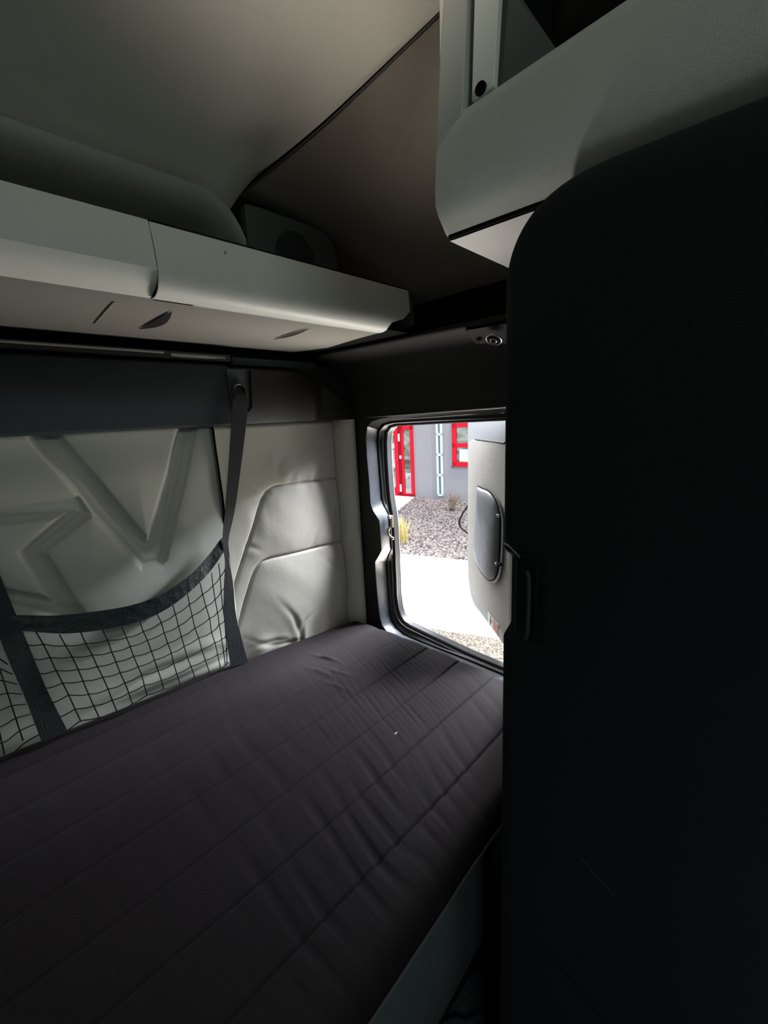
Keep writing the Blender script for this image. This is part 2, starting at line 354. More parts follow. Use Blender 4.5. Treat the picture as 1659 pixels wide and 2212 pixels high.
# right pad with two curved seams
xs = np.arange(.728, 1.272, .0035); zs = np.arange(-.97, .004, .0035)
X, Z = np.meshgrid(xs, zs, indexing='ij')
def roundpts(px, n=40): return [(p.x, p.z) for p in spl([onY(x, y, YB) for x, y in px], n)]
s1 = roundpts([(722, 1032), (715, 1033), (640, 1041), (590, 1048), (571, 1053), (558, 1066), (548, 1087), (530, 1150), (505, 1237), (490, 1290)])
s2 = roundpts([(740, 1163), (729, 1166), (660, 1180), (595, 1195), (564, 1204), (548, 1215), (536, 1237), (522, 1283), (510, 1327), (496, 1380)])
H = np.full(X.shape, .020)
for sx, k in ((s1, 0), (s2, 1)):
    d, side = line_d(X, Z, sx)
    side = np.where(side > 0, 1, -1)
    H -= .0085*np.exp(-(d/.0045)**2)
    H += .006*np.exp(-np.abs(d)/.03)*np.where(side > 0, -1, 1)*0 
    H += .010*(1-np.exp(-d/.035))
    # gathers along the seams
    H += .0030*np.exp(-d/.03)*np.clip(vnoise(X, Z, 40, 11+k, 1.3, .35), -.6, 2)*np.clip(.5+vnoise(X, Z, 9, 41+k), 0, 1.3)
H += (.0022*vnoise(X, Z, 8, 21) + .0008*vnoise(X+Z*.6, Z, 22, 22))*sst(0, -.08, Z)
low = sst(-.74, -.90, Z); H += low*(.008*vnoise(X, Z, 30, 31, 1.2, .5))
for px_, wd_, dp_ in [([(580, 1285), (616, 1328), (631, 1374)], .007, .010), ([(668, 1305), (636, 1335), (630, 1374)], .006, .009), ([(512, 1372), (570, 1384), (626, 1374)], .006, .007), ([(515, 1400), (560, 1378), (600, 1372)], .006, .006),
                    ([(528, 1042), (548, 1056), (565, 1064)], .006, .008), ([(512, 1085), (535, 1078), (556, 1072)], .008, .006), ([(690, 985), (676, 1008), (662, 1032)], .008, .006), ([(640, 1000), (622, 1020), (610, 1040)], .010, .005), ([(724, 1155), (712, 1135), (708, 1105)], .007, .006),
                    ([(684, 1120), (668, 1145), (656, 1176)], .009, .005), ([(556, 1190), (538, 1180), (520, 1178)], .008, .006), ([(672, 1192), (700, 1215), (728, 1222)], .007, .006), ([(590, 1040), (585, 1010), (600, 985)], .012, .004)]:
    H += crease(X, Z, px_, wd_, dp_)
H += .012*np.exp(-((Z+.70)/.16)**2)*sst(.76, .95, X) + .020*np.exp(-((X-1.0)/.2)**2)*sst(-.08, -.25, Z)
H -= .018*sst(1.245, 1.272, X)
H -= .012*sst(-.015, .006, Z)
field_mesh('padded_side_pad', xs, zs, H, M['vinyl'], 'pale beige padded rear panel with two curved seams beside the hatch', 'padded panel')

# dark board above the pads, with recess line and belt mount
bd = thing('upper_rear_board', 'dark blue grey board running along the rear wall above the pads', 'panel', (.1, 1.46, 0))
w = MB(); pr = [(1.50, -.004), (1.440, -.003), (1.431, .004), (1.433, .18), (1.442, .192), (1.462, .198), (1.47, .205), (1.50, .21)]
w.grid([[V((x, y, z)) for y, z in pr] for x in (-1.24, -.4, .3, .80)]); w.build('board', M['dark_board'], bd)
w = MB(); rows = []
for x in np.linspace(.80, 1.34, 28):
    k = max(0, (x-1.02)/.32); top = .198-.17*k**2.2; rows.append([V((x, 1.50, -.004)), V((x, 1.442-.03*k*k, -.003)), V((x, 1.434-.06*k*k, .004)), V((x, 1.436-.06*k*k, max(.02, top-.02))), V((x, 1.456-.06*k*k, max(.03, top-.006))), V((x, 1.475-.06*k*k, max(.035, top))), V((x, 1.475-.04*k, .213))])
w.grid(rows); w.build('corner_board', M['dark'], bd, angle=60)
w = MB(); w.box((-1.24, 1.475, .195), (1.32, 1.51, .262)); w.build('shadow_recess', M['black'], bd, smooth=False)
w = MB(); a = onY(500, 771, 1.46); b = onY(640, 790, 1.46); w.box((.83, 1.452, .200), (1.2, 1.48, .226)); w.build('ledge', M['dark_board'], bd, bevel=.003)
lb = thing('light_bar', 'long thin unlit light bar in the dark gap below the overhead cabinet', 'light', (.1, 1.455, .215))
w = MB(); w.box((-1.2, 1.445, .207), (.822, 1.473, .231)); w.build('bar_housing', M['rubber'], lb, bevel=.004)
w = MB(); w.tube([V((-1.2, 1.444, .224)), V((.60, 1.444, .224))], .0035, 8); w.build('lens_strip', M['diffuser'], lb)
w = MB(); w.box((.62, 1.440, .214), (.80, 1.447, .224)); w.build('end_lens', M['diffuser'], lb, bevel=.002)

# ================================================================= REAR OVERHEAD CABINET
oc = thing('overhead_cabinet', 'long grey moulded overhead cabinet across the rear wall with pale underside', 'cabinet', (.0, 1.2, .245))
def xend(y, z):
    return 1.038+.09*float(sst(.262, .300, z)) + .008*max(0, (z-.3)/.07) + .12*max(0, (y-.95)/.45)*(1 if z < .262 else .4)
def cab(x0, x1f, profile, nx=2):
    mb = MB(); rows = []
    for k in range(nx):
        t = k/(nx-1); rows.append([V((lerp(x0, (x1f(y, z) if callable(x1f) else x1f), t), y, z)) for y, z in profile])
    return mb.grid(rows)
under = [(1.49, .262), (1.30, .2575), (1.10, .253), (.975, .2485), (.958, .2478)]
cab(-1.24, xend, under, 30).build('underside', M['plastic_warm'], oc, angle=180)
face = [(.952, .2462), (.938, .2468), (.926, .2505), (.917, .258), (.911, .270), (.908, .285), (.909, .31), (.914, .345), (.92, .372)]
lface = [(.958, .2478), (.950, .250), (.944, .253), (.925, .262), (.915, .272), (.907, .288), (.909, .305), (.914, .345), (.92, .374), (.935, .377), (1.2, .37), (1.46, .365)]
cab(-1.24, .3878, lface, 4).build('fixed_face', M['plastic'], oc, angle=30)
dr = cab(.389, xend, face, 30); d_ = dr.build('drop_down_door', M['plastic'], oc, angle=180)
sp = [V((.3885, y, z)) for y, z in face if z < .30]; MB().ribbon(sp, [p+V((-.0015, .0, 0)) for p in sp], .001).build('door_edge', M['panel_edge'], d_)
# dark gap over the door + top shelf
cab(.385, lambda y, z: 1.14, [(.920, .3722), (.925, .3775), (.931, .3775), (.936, .3722)], 2).build('door_gap', M['black'], oc)
cab(.386, lambda y, z: 1.16, [(.933, .3775), (1.0, .372), (1.46, .366)], 2).build('top_shelf', M['plastic'], oc)
MB().tube([V((.392, .955, .2452)), V((.47, .955, .2455))], .0010, 6).build('lower_gap', M['black'], oc)
MB().tube([V((.47, .956, .2468)), V((1.035, .956, .2468))], .0016, 6).build('lip_highlight', M['plastic_pale'], oc)  # pale tube drawn as the highlight on the lit front lip
# right end cap turning into the side wall, coloured dark to stand in for shade
w = MB(); rows = []
fc = [(y, z) for y, z in face if z >= .284]; fc = [(fc[0][0], .278)]+fc
for k in range(14):
    t = k/13; a = t*math.pi/2
    rows.append([V((xend(.92, max(z, .2995))-.001+.055*math.sin(a), y+.055*(1-math.cos(a)), z)) for y, z in fc])
rows.append([V((1.30, 1.30, z)) for y, z in fc])
w.grid(rows); w.build('end_cap', M['pod'], oc, angle=180)
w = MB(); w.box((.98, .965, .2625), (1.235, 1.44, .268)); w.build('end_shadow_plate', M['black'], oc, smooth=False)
# finger pulls in the underside
def pull(xa, ya, xb, yb, wd, mm):
    mb = MB(); L = []; R = []
    for t in np.linspace(0, 1, 15):
        p = V((lerp(xa, xb, t), lerp(ya, yb, t), .2465+.010*t*0)); p.z = np.interp(p.y, [1.0, 1.3], [.2478, .2560])-.0012
        s = math.sin(math.pi*t)*wd; L.append(p); R.append(p+V((s, s*.25, -.0004-.25*s)))
    mb.ribbon(L, R, .0006); return mb.build('finger_pull', mm, oc)
pull(.483, 1.295, .461, 1.035, .022, M['dark']); pull(.852, 1.233, .823, 1.017, .012, M['dark'])
MB().tube([V((.381, 1.292, .2565)), V((.345, 1.03, .2495))], .0018, 6).build('mould_line', M['panel_edge'], oc)
MB().ball(onY(487, 545, .910), .0025, 8).build('screw_cap', M['panel_edge'], oc)

# ================================================================= CEILING / UPPER LINERS
seam = [V((.72, 1.30, .46)), V((.747, 1.14, .603)), V((.87, .955, .72)), V((1.0, .679, .877)), V((1.10, .30, 1.03)), V((1.16, -.3, 1.14)), V((1.18, -1.58, 1.18))]
ss = spl(seam[1:], 60)
w = MB(); rows = []
for p in ss:
    r = []
    for x in np.linspace(-1.24, p.x, 40):
        e = (p.x-x); r.append(V((x, p.y, p.z+.05*(1-math.exp(-e/.25))+(.02*math.sin((x+1.2)*1.3)))))
    # blend to the ridge at the very rear
    rows.append(r)
def ldrop(x): return .17*(1-math.sqrt(max(0, 1-min(1, max(0, (x-.62)/.128))**2)))
for i, r in enumerate(rows):
    k = max(0, 1-i/16.0)**2
    for j, v in enumerate(r):
        z0 = rows[i][-1].z if v.x > .745 else .577-ldrop(v.x)*max(0, 1-i/4)+.0*i
        v.z = lerp(v.z, z0 if i else z0, k)
        if i == 0: v.y = 1.1455 if v.x < .745 else v.y
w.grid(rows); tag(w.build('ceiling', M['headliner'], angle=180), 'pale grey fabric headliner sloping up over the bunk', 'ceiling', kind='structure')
# rear upper bulge with highlighted ridge
w = MB(); rows = []
pr = [(1.47, .36), (1.455, .42), (1.41, .470), (1.33, .500), (1.24, .514), (1.19, .524), (1.164, .536), (1.151, .550), (1.1462, .564), (1.1450, .577)]
for x in list(np.linspace(-1.24, .6, 20))+list(np.linspace(.61, .748, 26)):
    dz = ldrop(x); rows.append([V((x, y, max(.355, z-dz*min(1, i/4)))) for i, (y, z) in enumerate(pr)])
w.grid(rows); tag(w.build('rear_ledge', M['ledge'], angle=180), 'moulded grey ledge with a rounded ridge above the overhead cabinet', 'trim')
# side upper liner, curved between seam and lower edge
w = MB(); rows = []
for p in [V((.72, 1.46, .56)), V((.735, 1.30, .59))]+ss:
    A = V((1.2, p.y, .34)); Bc = V((1.2, p.y, max(.6, p.z-.02))); r = []
    for t in np.linspace(0, 1, 20): r.append(A*(1-t)**2+Bc*2*t*(1-t)+p*t*t)
    r[0] = V((1.26, p.y, .345)); rows.append(r)
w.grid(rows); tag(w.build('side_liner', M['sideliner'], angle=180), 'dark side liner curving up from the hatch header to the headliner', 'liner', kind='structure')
MB_s = MB().tube([p+V((-.002, 0, -.002)) for p in ss], .0025, 6); tag(MB_s.build('trim_1', M['dark']), 'thin dark seam where the headliner meets the side liner', 'seam', kind='structure')
# speaker pod
sp = thing('speaker_panel', 'small dark trapezoid speaker panel with round grille above the overhead cabinet', 'speaker', (.87, 1.15, .37))
ppx = [(529, 439), (560, 447), (685, 492), (705, 505), (722, 530), (735, 590), (540, 560)]
pts = [onY(x, y, 1.135) for x, y in ppx]
MB().prism(pts, (0, .03, 0)).build('speaker_plate', M['pod'], sp, bevel=.006)
c = onY(640, 556, 1.13); rr = .068
MB().disc(c+V((0, .003, 0)), (0, -1, 0), rr, .004, 28).build('grille', M['dark'], sp)
w = MB()
for i in range(-6, 7):
    h = math.sqrt(max(0, rr*rr-(i*.0105)**2)); 
    if h > .01: w.tube([c+V((i*.0105, -.003, -h)), c+V((i*.0105, -.003, h))], .001, 4); w.tube([c+V((-h, -.003, i*.0105)), c+V((h, -.003, i*.0105))], .001, 4)
w.build('grille_mesh', M['dark_board'], sp)

# ================================================================= SIDE (WARDROBE) OVERHEAD CABINET
sc = thing('side_cabinet', 'grey overhead side cabinet with an open shelf, bright underside above the charcoal locker', 'cabinet', (.8, .1, .26))
YR = .430
w = MB()
prf = [(.634, .2660), (.628, .268), (.608, .289), (.6025, .300), (.602, .32), (.606, .36), (.612, .395), (.618, .408), (.63, .41), (.66, .40), (1.2, .39)]
rows = []
for k in range(40):
    y = lerp(YR, -1.2, (k/39)**1.3); t = (YR-y)
    e = 0
    rows.append([V((x+e*.8, y-(0.0), z+ (.0 if i < 4 else min(.03, t*.12)*(i-3)/7))) for i, (x, z) in enumerate(prf)])
w.grid(rows); w.build('face', M['plastic'], sc, angle=75)
w = MB(); w.box((.63, -1.2, .262), (.70, YR-.003, .267)); w.build('shadow_gap', M['black'], sc, smooth=False)
w = MB(); w.grid([[V((.636, y, .2605)), V((.66, y, .2600)), V((1.22, y, .256))] for y in (YR-.002, .2, -1.2)]); w.build('underside', M['plastic_pale'], sc)
w = MB(); w.prism([V((x+.0005, YR, z)) for x, z in prf[:8]]+[V((.64, YR, 1.3)), V((1.25, YR, 1.3)), V((1.25, YR, .262))], (0, -.012, 0)); w.build('rear_end_panel', M['plastic'], sc, smooth=False)
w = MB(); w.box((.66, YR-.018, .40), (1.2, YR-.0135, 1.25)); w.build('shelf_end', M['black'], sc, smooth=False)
# upright post and recessed strip above the face
pA, pB = onX(955, 0, .62), onX(941, 290, .62)
w = MB()
u0, u1 = onX(941, 318, .604), onX(957, -20, .612)
u0.y = YR+.001
w.prism([u0, u1, V((.625, u1.y-.02, .95)), V((.63, .33, .95)), V((.622, .385, .55)), V((.615, .392, .40))], (.03, 0, 0)); w.build('upright', M['plastic_mid'], sc, bevel=.003)
a = [onX(1018, 222, .628), onX(1026, -60, .628), onX(1080, -60, .64), onX(1066, 185, .64)]
st_ = MB().prism(a, (.012, 0, 0)).build('upright_strip', M['plastic'], sc, bevel=.003)
c = onX(1039, 192, .627); MB().disc(c, (-1, 0, 0), .0085, .002, 20).build('screw_hole', M['black'], st_)
w = MB(); w.prism([onX(1060, 200, .655), onX(1076, -60, .66), onX(1098, -60, .70), onX(1130, 0, .71), onX(1165, 52, .715), onX(1206, 112, .70)], (.004, 0, 0)); w.build('shelf_side', M['pod'], sc, smooth=False)
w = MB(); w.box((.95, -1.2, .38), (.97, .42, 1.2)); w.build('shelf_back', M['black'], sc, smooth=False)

# ================================================================= CHARCOAL LOCKER PANEL ON THE RIGHT
lk = thing('tall_locker', 'tall near-black locker with rounded top corner filling the right side', 'locker', (.9, -.2, -1.5))
LX = .56; K = LX/.72
def edgeY(z):
    """rear outline of the locker front"""
    z = z/K
    if z <= .20: return .380*K
    t = min(1, (z-.20)/.135); return K*(.245+.135*math.sqrt(max(0, 1-t*t)))
rows = []
zs_ = list(np.linspace(-1.5, -.45*K, 40))+list(np.linspace(-.445*K, -.20*K, 60))+list(np.linspace(-.19*K, .20*K, 30))+[K*(.20+.135*math.sin(a)) for a in np.linspace(.03, math.pi/2, 40)]
def scoop(y, z):
    b = sst(-.425*K, -.405*K, z)*(1-sst(-.275*K, -.245*K, z))
    return .024*b*sst(.312*K, .322*K, y)
tt = list(np.linspace(0, 1, 40))
for z in zs_:
    ye = edgeY(z); r = []
    for t in tt:
        y = ye - (ye+1.5)*(t**2.4); q = ye-y; dx = .006*math.exp(-q/.006)
        u = .335*K-z; dx += .016*math.exp(-u/.016) if u < .2 else 0
        r.append(V((LX+dx+scoop(y, z), y, z)))
    r.insert(0, V((1.20, ye+.008, z))); rows.append(r)
rows.append([V((1.20, v.y, .337*K)) for v in rows[-1]])
w = MB(); w.grid(rows); w.build('locker_shell', M['panel'], lk, angle=180)
LF = LX+.0012
g1 = [onX(1088, 1173, LF), onX(1100, 1180, LF), onX(1113, 1193, LF), onX(1123, 1204, LF+.001)]
MB().tube(spl(g1, 10), [.0017]*4+[.0014]*3+[.0009]*3, 6).build('recess_lip_highlight', M['panel_edge'], lk)  # pale tube painting the light caught on the recess top edge
MB().tube([onX(1115, 1210, LF+.003), onX(1113, 1290, LF+.003), onX(1112, 1372, LF+.003)], .0005, 5).build('recess_edge', M['scuff'], lk)
MB().tube(spl([onX(1138, 1236, LF), onX(1142, 1250, LF-.003), onX(1142, 1300, LF-.004), onX(1139, 1365, LF-.003), onX(1134, 1380, LF)], 16), .0030, 8).build('grab_handle', M['grip'], lk)
MB().tube([onX(1255, 1853, LX-.0005), onX(1290, 1895, LX-.0005), onX(1328, 1938, LX-.0005)], .0004, 4).build('scratch', M['scuff'], lk)
MB().tube([onX(1142, 2012, LX-.0002), onX(1220, 2100, LX-.0002), onX(1310, 2212, LX-.0002)], .001, 4).build('lower_seam', M['black'], lk)

# ================================================================= MATTRESS AND BUNK
mt = thing('bunk_mattress', 'bunk mattress under a wrinkled black plum quilted cover', 'mattress', (.1, .95, -1.23))
def ztop(x, y):
    zb = np.interp(x, [-1.2, 0, .7, 1.0, 1.2, 1.3], [-.74, -.785, -.838, -.872, -.892, -.905])
    zf = np.interp(x, [-1.2, .2, .7, 1.3], [-.86, -.905, -.92, -.925])
    t = np.clip((y-.42)/1.0, 0, 1); z = lerp(zf, zb, t**1.4)
    z += .022*np.sin(np.pi*np.clip(t, 0, 1))
    return z
x0, x1, y0, y1 = -1.2, 1.298, .425, 1.425
def edge_drop(d, R=.035): return 0 if d > R else R-math.sqrt(max(0, R*R-(R-d)**2))
def yfront(x): return .425-.085*max(0, (.68-x))*.55
us = list(np.linspace(0, .012, 6)[:-1])+list(np.linspace(.012, .50, 150))[:-1]+list(np.linspace(.50, .988, 420))+list(np.linspace(.988, 1, 6)[1:])
vs = list(np.linspace(0, .03, 7)[:-1])+list(np.linspace(.03, .97, 380))+list(np.linspace(.97, 1, 7)[1:])
U, W = np.meshgrid(us, vs, indexing='ij')
Xg = x0+(x1-x0)*U; YFv = .425-.047*np.clip(.68-Xg, 0, 3); Yg = YFv+(y1-YFv)*W
Zg = ztop(Xg, Yg)
# quilting rows run along the bunk
gr = np.zeros(Xg.shape); near = np.full(Xg.shape, 1e9)
for y0_, sl in [(.546, .004), (.684, .016), (.812, .035), (.945, .045), (1.075, .06), (1.205, .06), (1.33, .05)]:
    g = y0_+sl*np.clip(Xg-.4, -1, 1)+.002*np.sin(Xg*7+y0_*20); q = Yg-g
    gr += np.exp(-(q/.0032)**2)*(1 if y0_ < 1 else .7); near = np.minimum(near, np.abs(q))
Zg = Zg - .0052*gr + .005*(1-np.exp(-near/.03))
def wob(a, b, seed, n=10):
    r = np.random.default_rng(seed); o = np.zeros(Xg.shape); fan = Xg-.30*(Yg-.75)*np.clip((Xg-.2)*1.6, -.6, 1.2)+.22*np.maximum(0, .72-Yg)*np.clip((Xg-.55)*3, -1, 1)
    for k in range(n):
        w_ = r.uniform(a, b); o += np.sin(fan*w_+1.3*np.sin(Yg*r.uniform(5, 14)+r.uniform(0, 6))+r.uniform(0, 6)+Yg*r.uniform(-7, 7))
    return o/math.sqrt(n)
def blob(x, y, rx, ry): return np.exp(-((Xg-x)/rx)**2-((Yg-y)/ry)**2)
m1 = np.clip(.15+1.1*blob(.90, .95, .22, .16)+.8*blob(1.12, 1.0, .12, .12)+.5*blob(.95, .76, .2, .06), 0, 1.2)
m2 = np.clip(.25+1.0*blob(.75, .62, .22, .07)+1.0*blob(.62, .60, .35, .2)+.6*blob(.5, .95, .3, .25)+.5*blob(.95, .62, .2, .08), 0, 1.3)
w1_ = wob(150, 330, 4); w2_ = wob(45, 120, 5)
Zg = Zg + .00058*m1*(w1_-.9*np.abs(w1_)) + .0009*m2*(w2_-.8*np.abs(w2_)) + .003*vnoise(Xg, Yg, 4, 8)
for (bx, by, rx_, amp) in [(.935, 1.20, .010, .009), (.86, 1.135, .014, .006), (.90, 1.10, .012, .006), (.84, 1.04, .010, .004)]:
    dxx = (Xg-bx)+.25*(Yg-by); Zg += amp*np.exp(-(dxx/rx_)**2-((Yg-by)/.05)**2)
R_ = .045
def drop(d): d = np.clip(d, 0, R_); return R_-np.sqrt(np.maximum(0, R_*R_-(R_-d)**2))
Zg = Zg-drop(Xg-x0)-drop(x1-Xg)-drop(Yg-YFv)-drop(y1-Yg)
w = MB(); w.grid([[V((Xg[i, j], Yg[i, j], Zg[i, j])) for j in range(Xg.shape[1])] for i in range(Xg.shape[0])]); w.build('quilted_top', M['sheet'], mt, angle=180, weld=False)
n0, n1 = Xg.shape
edge = [(i, 0) for i in range(n0)]+[(n0-1, j) for j in range(n1)]+[(i, n1-1) for i in reversed(range(n0))]+[(0, j) for j in reversed(range(n1))]
def bulge(i, j, z, o):
    nx = (1 if i == n0-1 else -1 if i == 0 else 0); ny = (1 if j == n1-1 else -1 if j == 0 else 0)
    return V((Xg[i, j]+nx*o, Yg[i, j]+ny*o, z))
w = MB(); w.grid([[bulge(i, j, Zg[i, j], 0), bulge(i, j, Zg[i, j]-.02, .006), bulge(i, j, lerp(Zg[i, j], -1.23, .5), .010), bulge(i, j, -1.21, .006), bulge(i, j, -1.23, -.006)] for i, j in edge[::2]]); w.build('side_band', M['cover_side'], mt, angle=60)
MB().tube([V((Xg[i, 0], Yg[i, 0]-.004, Zg[i, 0]+.001)) for i in range(0, n0, 4)], .0028, 6).build('edge_piping', M['scuff'], mt)
MB().ball(onZ(855, 1584, float(ztop(.80, .90))+.028), .0028, 6, (2.2, .7, .6)).build('lint', M['decal'], mt)
bp_ = thing('bunk_platform', 'black bunk platform box beneath the mattress', 'bunk', (.05, 1.0, -1.5))
bb = MB(); bb.box((-1.2, .50, -1.5), (1.31, 1.46, -1.235)); bb.build('platform_box', M['dark'], bp_, bevel=.01)
w = MB(); rows = []
for z in np.linspace(-1.5, -.95, 12): rows.append([V((.70, .33, z)), V((.685, .36, z)), V((.69, .40, z)), V((.72, .412, z)), V((.76, .412, z))])
w.grid(rows); w.build('corner_post', M['black'], bp_)
MB().tube([onX(1108, 2080, .685), onX(1122, 2130, .685), onX(1124, 2212, .685)], .0018, 5).build('post_trim', M['floor_pale'], bp_)
# floor mat corner visible at the bottom
fm = thing('floor_mat', 'small dark floor mat with raised curved rim between bunk and locker', 'mat', (.60, .42, -1.5))
w = MB(); a = [onZ(930, 2230, -1.49), onZ(1000, 2090, -1.49), onZ(1062, 2105, -1.49), onZ(1068, 2150, -1.49), onZ(1068, 2300, -1.49), onZ(930, 2300, -1.49)]
w.prism(a, (0, 0, -.008)); w.build('mat_pad', M['floor'], fm, bevel=.003)
MB().tube(spl([onZ(955, 2212, -1.485), onZ(985, 2200, -1.485), onZ(1010, 2207, -1.485), onZ(1040, 2180, -1.485), onZ(1062, 2150, -1.485)], 16), .004, 6).build('rim', M['floor_pale'], fm)

# ================================================================= CARGO NET, STRAPS
cn = thing('cargo_net', 'black cord cargo net with dark webbing hem hanging between two straps on the rear wall', 'net', (.4, 1.40, -.85))
def strap(name, L, R, Ys, m, parent, n=30, th=.0022):
    a = [onY(x, y, Y) for (x, y), Y in zip(L, Ys)]; b = [onY(x, y, Y) for (x, y), Y in zip(R, Ys)]
    return MB().ribbon(spl(a, n), spl(b, n), th).build(name, m, parent, angle=60)
yy_ = [840, 900, 1000, 1100, 1160, 1182, 1215, 1260, 1320, 1370, 1412]
Lp = [(503, 850), (500, 900), (494, 1000), (486, 1100), (481, 1155), (482, 1185), (486, 1215), (484, 1260), (483, 1320), (488, 1370), (498, 1440)]
Rp = [(538, 850), (533, 900), (521, 1000), (507, 1100), (494, 1158), (493, 1185), (495, 1215), (503, 1260), (508, 1320), (519, 1370), (536, 1432)]
strap('strap', Lp, Rp, [1.420, 1.415, 1.405, 1.395, 1.39, 1.385, 1.385, 1.385, 1.385, 1.38, 1.375], M['webbing'], cn)
strap('strap', [(-110, 880), (-100, 1000), (-55, 1180), (-40, 1240), (-18, 1331), (20, 1430), (55, 1510), (89, 1600)],
      [(-62, 870), (-52, 985), (-20, 1180), (-1, 1240), (36, 1331), (72, 1420), (106, 1500), (146, 1578)], [1.43, 1.42, 1.41, 1.40, 1.385, 1.37, 1.365, 1.36], M['webbing'], cn)
top_u = [(-30, 1331), (47, 1329), (110, 1330), (183, 1324), (282, 1308), (353, 1282), (414, 1240), (451, 1200), (479, 1162)]
top_l = [(-30, 1350), (47, 1362), (100, 1367), (155, 1368), (235, 1358), (324, 1334), (390, 1295), (451, 1238), (489, 1184)]
YN = [1.385, 1.38, 1.37, 1.365, 1.36, 1.365, 1.375, 1.39, 1.402]
TU = spl([onY(x, y, Y) for (x, y), Y in zip(top_u, YN)], 60); TL = spl([onY(x, y, Y) for (x, y), Y in zip(top_l, YN)], 60)
MB().ribbon(TU, TL, .002).build('hem', M['hem'], cn, angle=60)
MB().ribbon([onY(477, 1163, 1.398), onY(481, 1177, 1.398), onY(484, 1190, 1.398)], [onY(484, 1162, 1.398), onY(488, 1177, 1.398), onY(491, 1190, 1.398)], .003).build('hem_clip', M['clip'], cn)
# netting: grid of cords between hem and mattress line
tops = [(47, 1362), (78, 1366), (128, 1369), (174, 1367), (221, 1362), (263, 1354), (302, 1342), (339, 1324), (373, 1306), (405, 1283), (432, 1259), (456, 1237), (473, 1217), (484, 1195)]
bots = [(141, 1571), (175, 1549), (214, 1541), (253, 1527), (285, 1511), (319, 1492), (354, 1480), (388, 1468), (422, 1455), (452, 1443), (476, 1433), (486, 1426), (491, 1424), (494, 1421)]
NT = MB(); NR = 7; P = []
for k, (a, b) in enumerate(zip(tops, [(x, y+9) for x, y in bots])):
    Yt = np.interp(k, [0, 5, 13], [1.378, 1.362, 1.40]); Yb2 = np.interp(k, [0, 5, 13], [1.365, 1.36, 1.392])
    col = []
    for j in range(NR+1):
        t = j/NR; x = lerp(a[0], b[0], t); y = lerp(a[1], b[1], t)
        if k < 13 and k > 0: x += 3*math.sin(math.pi*t)*(-1 if k > 7 else 1)+random.uniform(-1.2, 1.2); y += random.uniform(-2, 2)
        if k >= 10: x += 5*math.sin(math.pi*t)*(.5 if k == 13 else 1)*.8
        col.append(onY(x, y, lerp(Yt, Yb2, t)-.012*math.sin(math.pi*t)))
    P.append(col)
for k in range(1, len(P)-1): NT.tube(spl(P[k], 22), .00165, 5)
for j in range(1, NR+1): 
    row = []
    for k in range(len(P)): row.append(P[k][j])
    sag = spl(row, 60); sag = [p+V((0, 0, -.003*abs(math.sin(math.pi*i/59*13)))) for i, p in enumerate(sag)]; NT.tube(sag, .00165, 5)
for k in range(1, len(P)-1):
    for j in range(1, NR): NT.ball(P[k][j], .0028, 5)
# left continuation past the first strap
lt_ = [(-70, 1380), (-45, 1390), (-12, 1410), (18, 1440)]; lb_ = [(-30, 1640), (10, 1630), (50, 1600), (88, 1590)]
Q = [[onY(lerp(a[0], b[0], t), lerp(a[1], b[1], t), 1.365-.015*math.sin(math.pi*t)) for t in np.linspace(0, 1, 8)] for a, b in zip(lt_, lb_)]
for k in range(3): NT.tube(spl([p+V((0, 0, 0 if k else [.01, -.012, -.008, .006][k])) for p in Q[k]], 16), .00165, 5)
for j in range(0, 8):
    NT.tube(spl([Q[k][j]+V((0, 0, [.01, -.012, -.008, .006][k])) for k in range(4)], 16), .00165, 5)
NT.build('netting', M['cord'], cn, angle=180)
# belt mount with hook
bm_ = thing('strap_mount', 'dark recessed mount with hook holding the right net strap', 'bracket', onY(515, 890, 1.44))
q = [onY(487, 796, 1.430), onY(541, 798, 1.430), onY(543, 884, 1.430), onY(500, 888, 1.430)]
MB().prism(q, (0, -.004, 0)).build('mount_plate', M['dark_board'], bm_, bevel=.003)
MB().tube([onY(540, 800, 1.424), onY(543, 880, 1.424), onY(536, 888, 1.424)], .004, 6).build('side_channel', M['black'], bm_)
MB().tube(spl([onY(504, 842, 1.42), onY(506, 833, 1.42), onY(516, 829, 1.42), onY(528, 838, 1.42), onY(531, 856, 1.42)], 14), .005, 8).build('hook', M['dark'], bm_)
MB().ribbon([onY(508, 852, 1.418), onY(505, 862, 1.418)], [onY(531, 856, 1.418), onY(531, 864, 1.418)], .006).build('hook_bar', M['rubber'], bm_)

# ================================================================= OPEN HATCH DOOR
Pn = V((1.52, .80, 0)); Pf = V((1.72, 1.05, 0)); dd = (Pf-Pn).normalized(); dn = V((dd.y, -dd.x, 0))   # dn points outwards/front
if dn.dot(V((1, 0, 0))) < 0: dn = -dn
inn = -dn                                                         # inner face side (towards viewer)
def onD(x, y, o=0): return onP(x, y, Pn+inn*o, dn)
hd_ = thing('hatch_door', 'open side hatch door with beige trimmed inner face and grey outer skin', 'hatch door', onD(1060, 1392))
H0 = Pn-dd*.12
def zof(x, y): return onD(x, y).z
skin = [onD(1010.5, 900), onD(1011, 1100), onD(1013, 1262), onD(1016, 1284), onD(1024, 1306), onD(1040, 1327), onD(1088, 1392)]
kdir = (skin[-1]-skin[-2]); ext = skin[-1]+kdir*.35
ze = ext.z; hb = H0+V((0, 0, ze)); ht = H0+V((0, 0, skin[0].z))
MB().prism(skin+[ext, hb, ht], dn*.035).build('outer_skin', M['door_skin'], hd_, bevel=.006)
tr = [onD(1020, 965, .002), onD(1021, 955, .002), onD(1027, 950, .002), onD(1088, 957, .002)]
e2 = tr[-1]; trr = V((H0.x, H0.y, 0))+dd*.02+V((0, 0, tr[-1].z-.004))+inn*.002
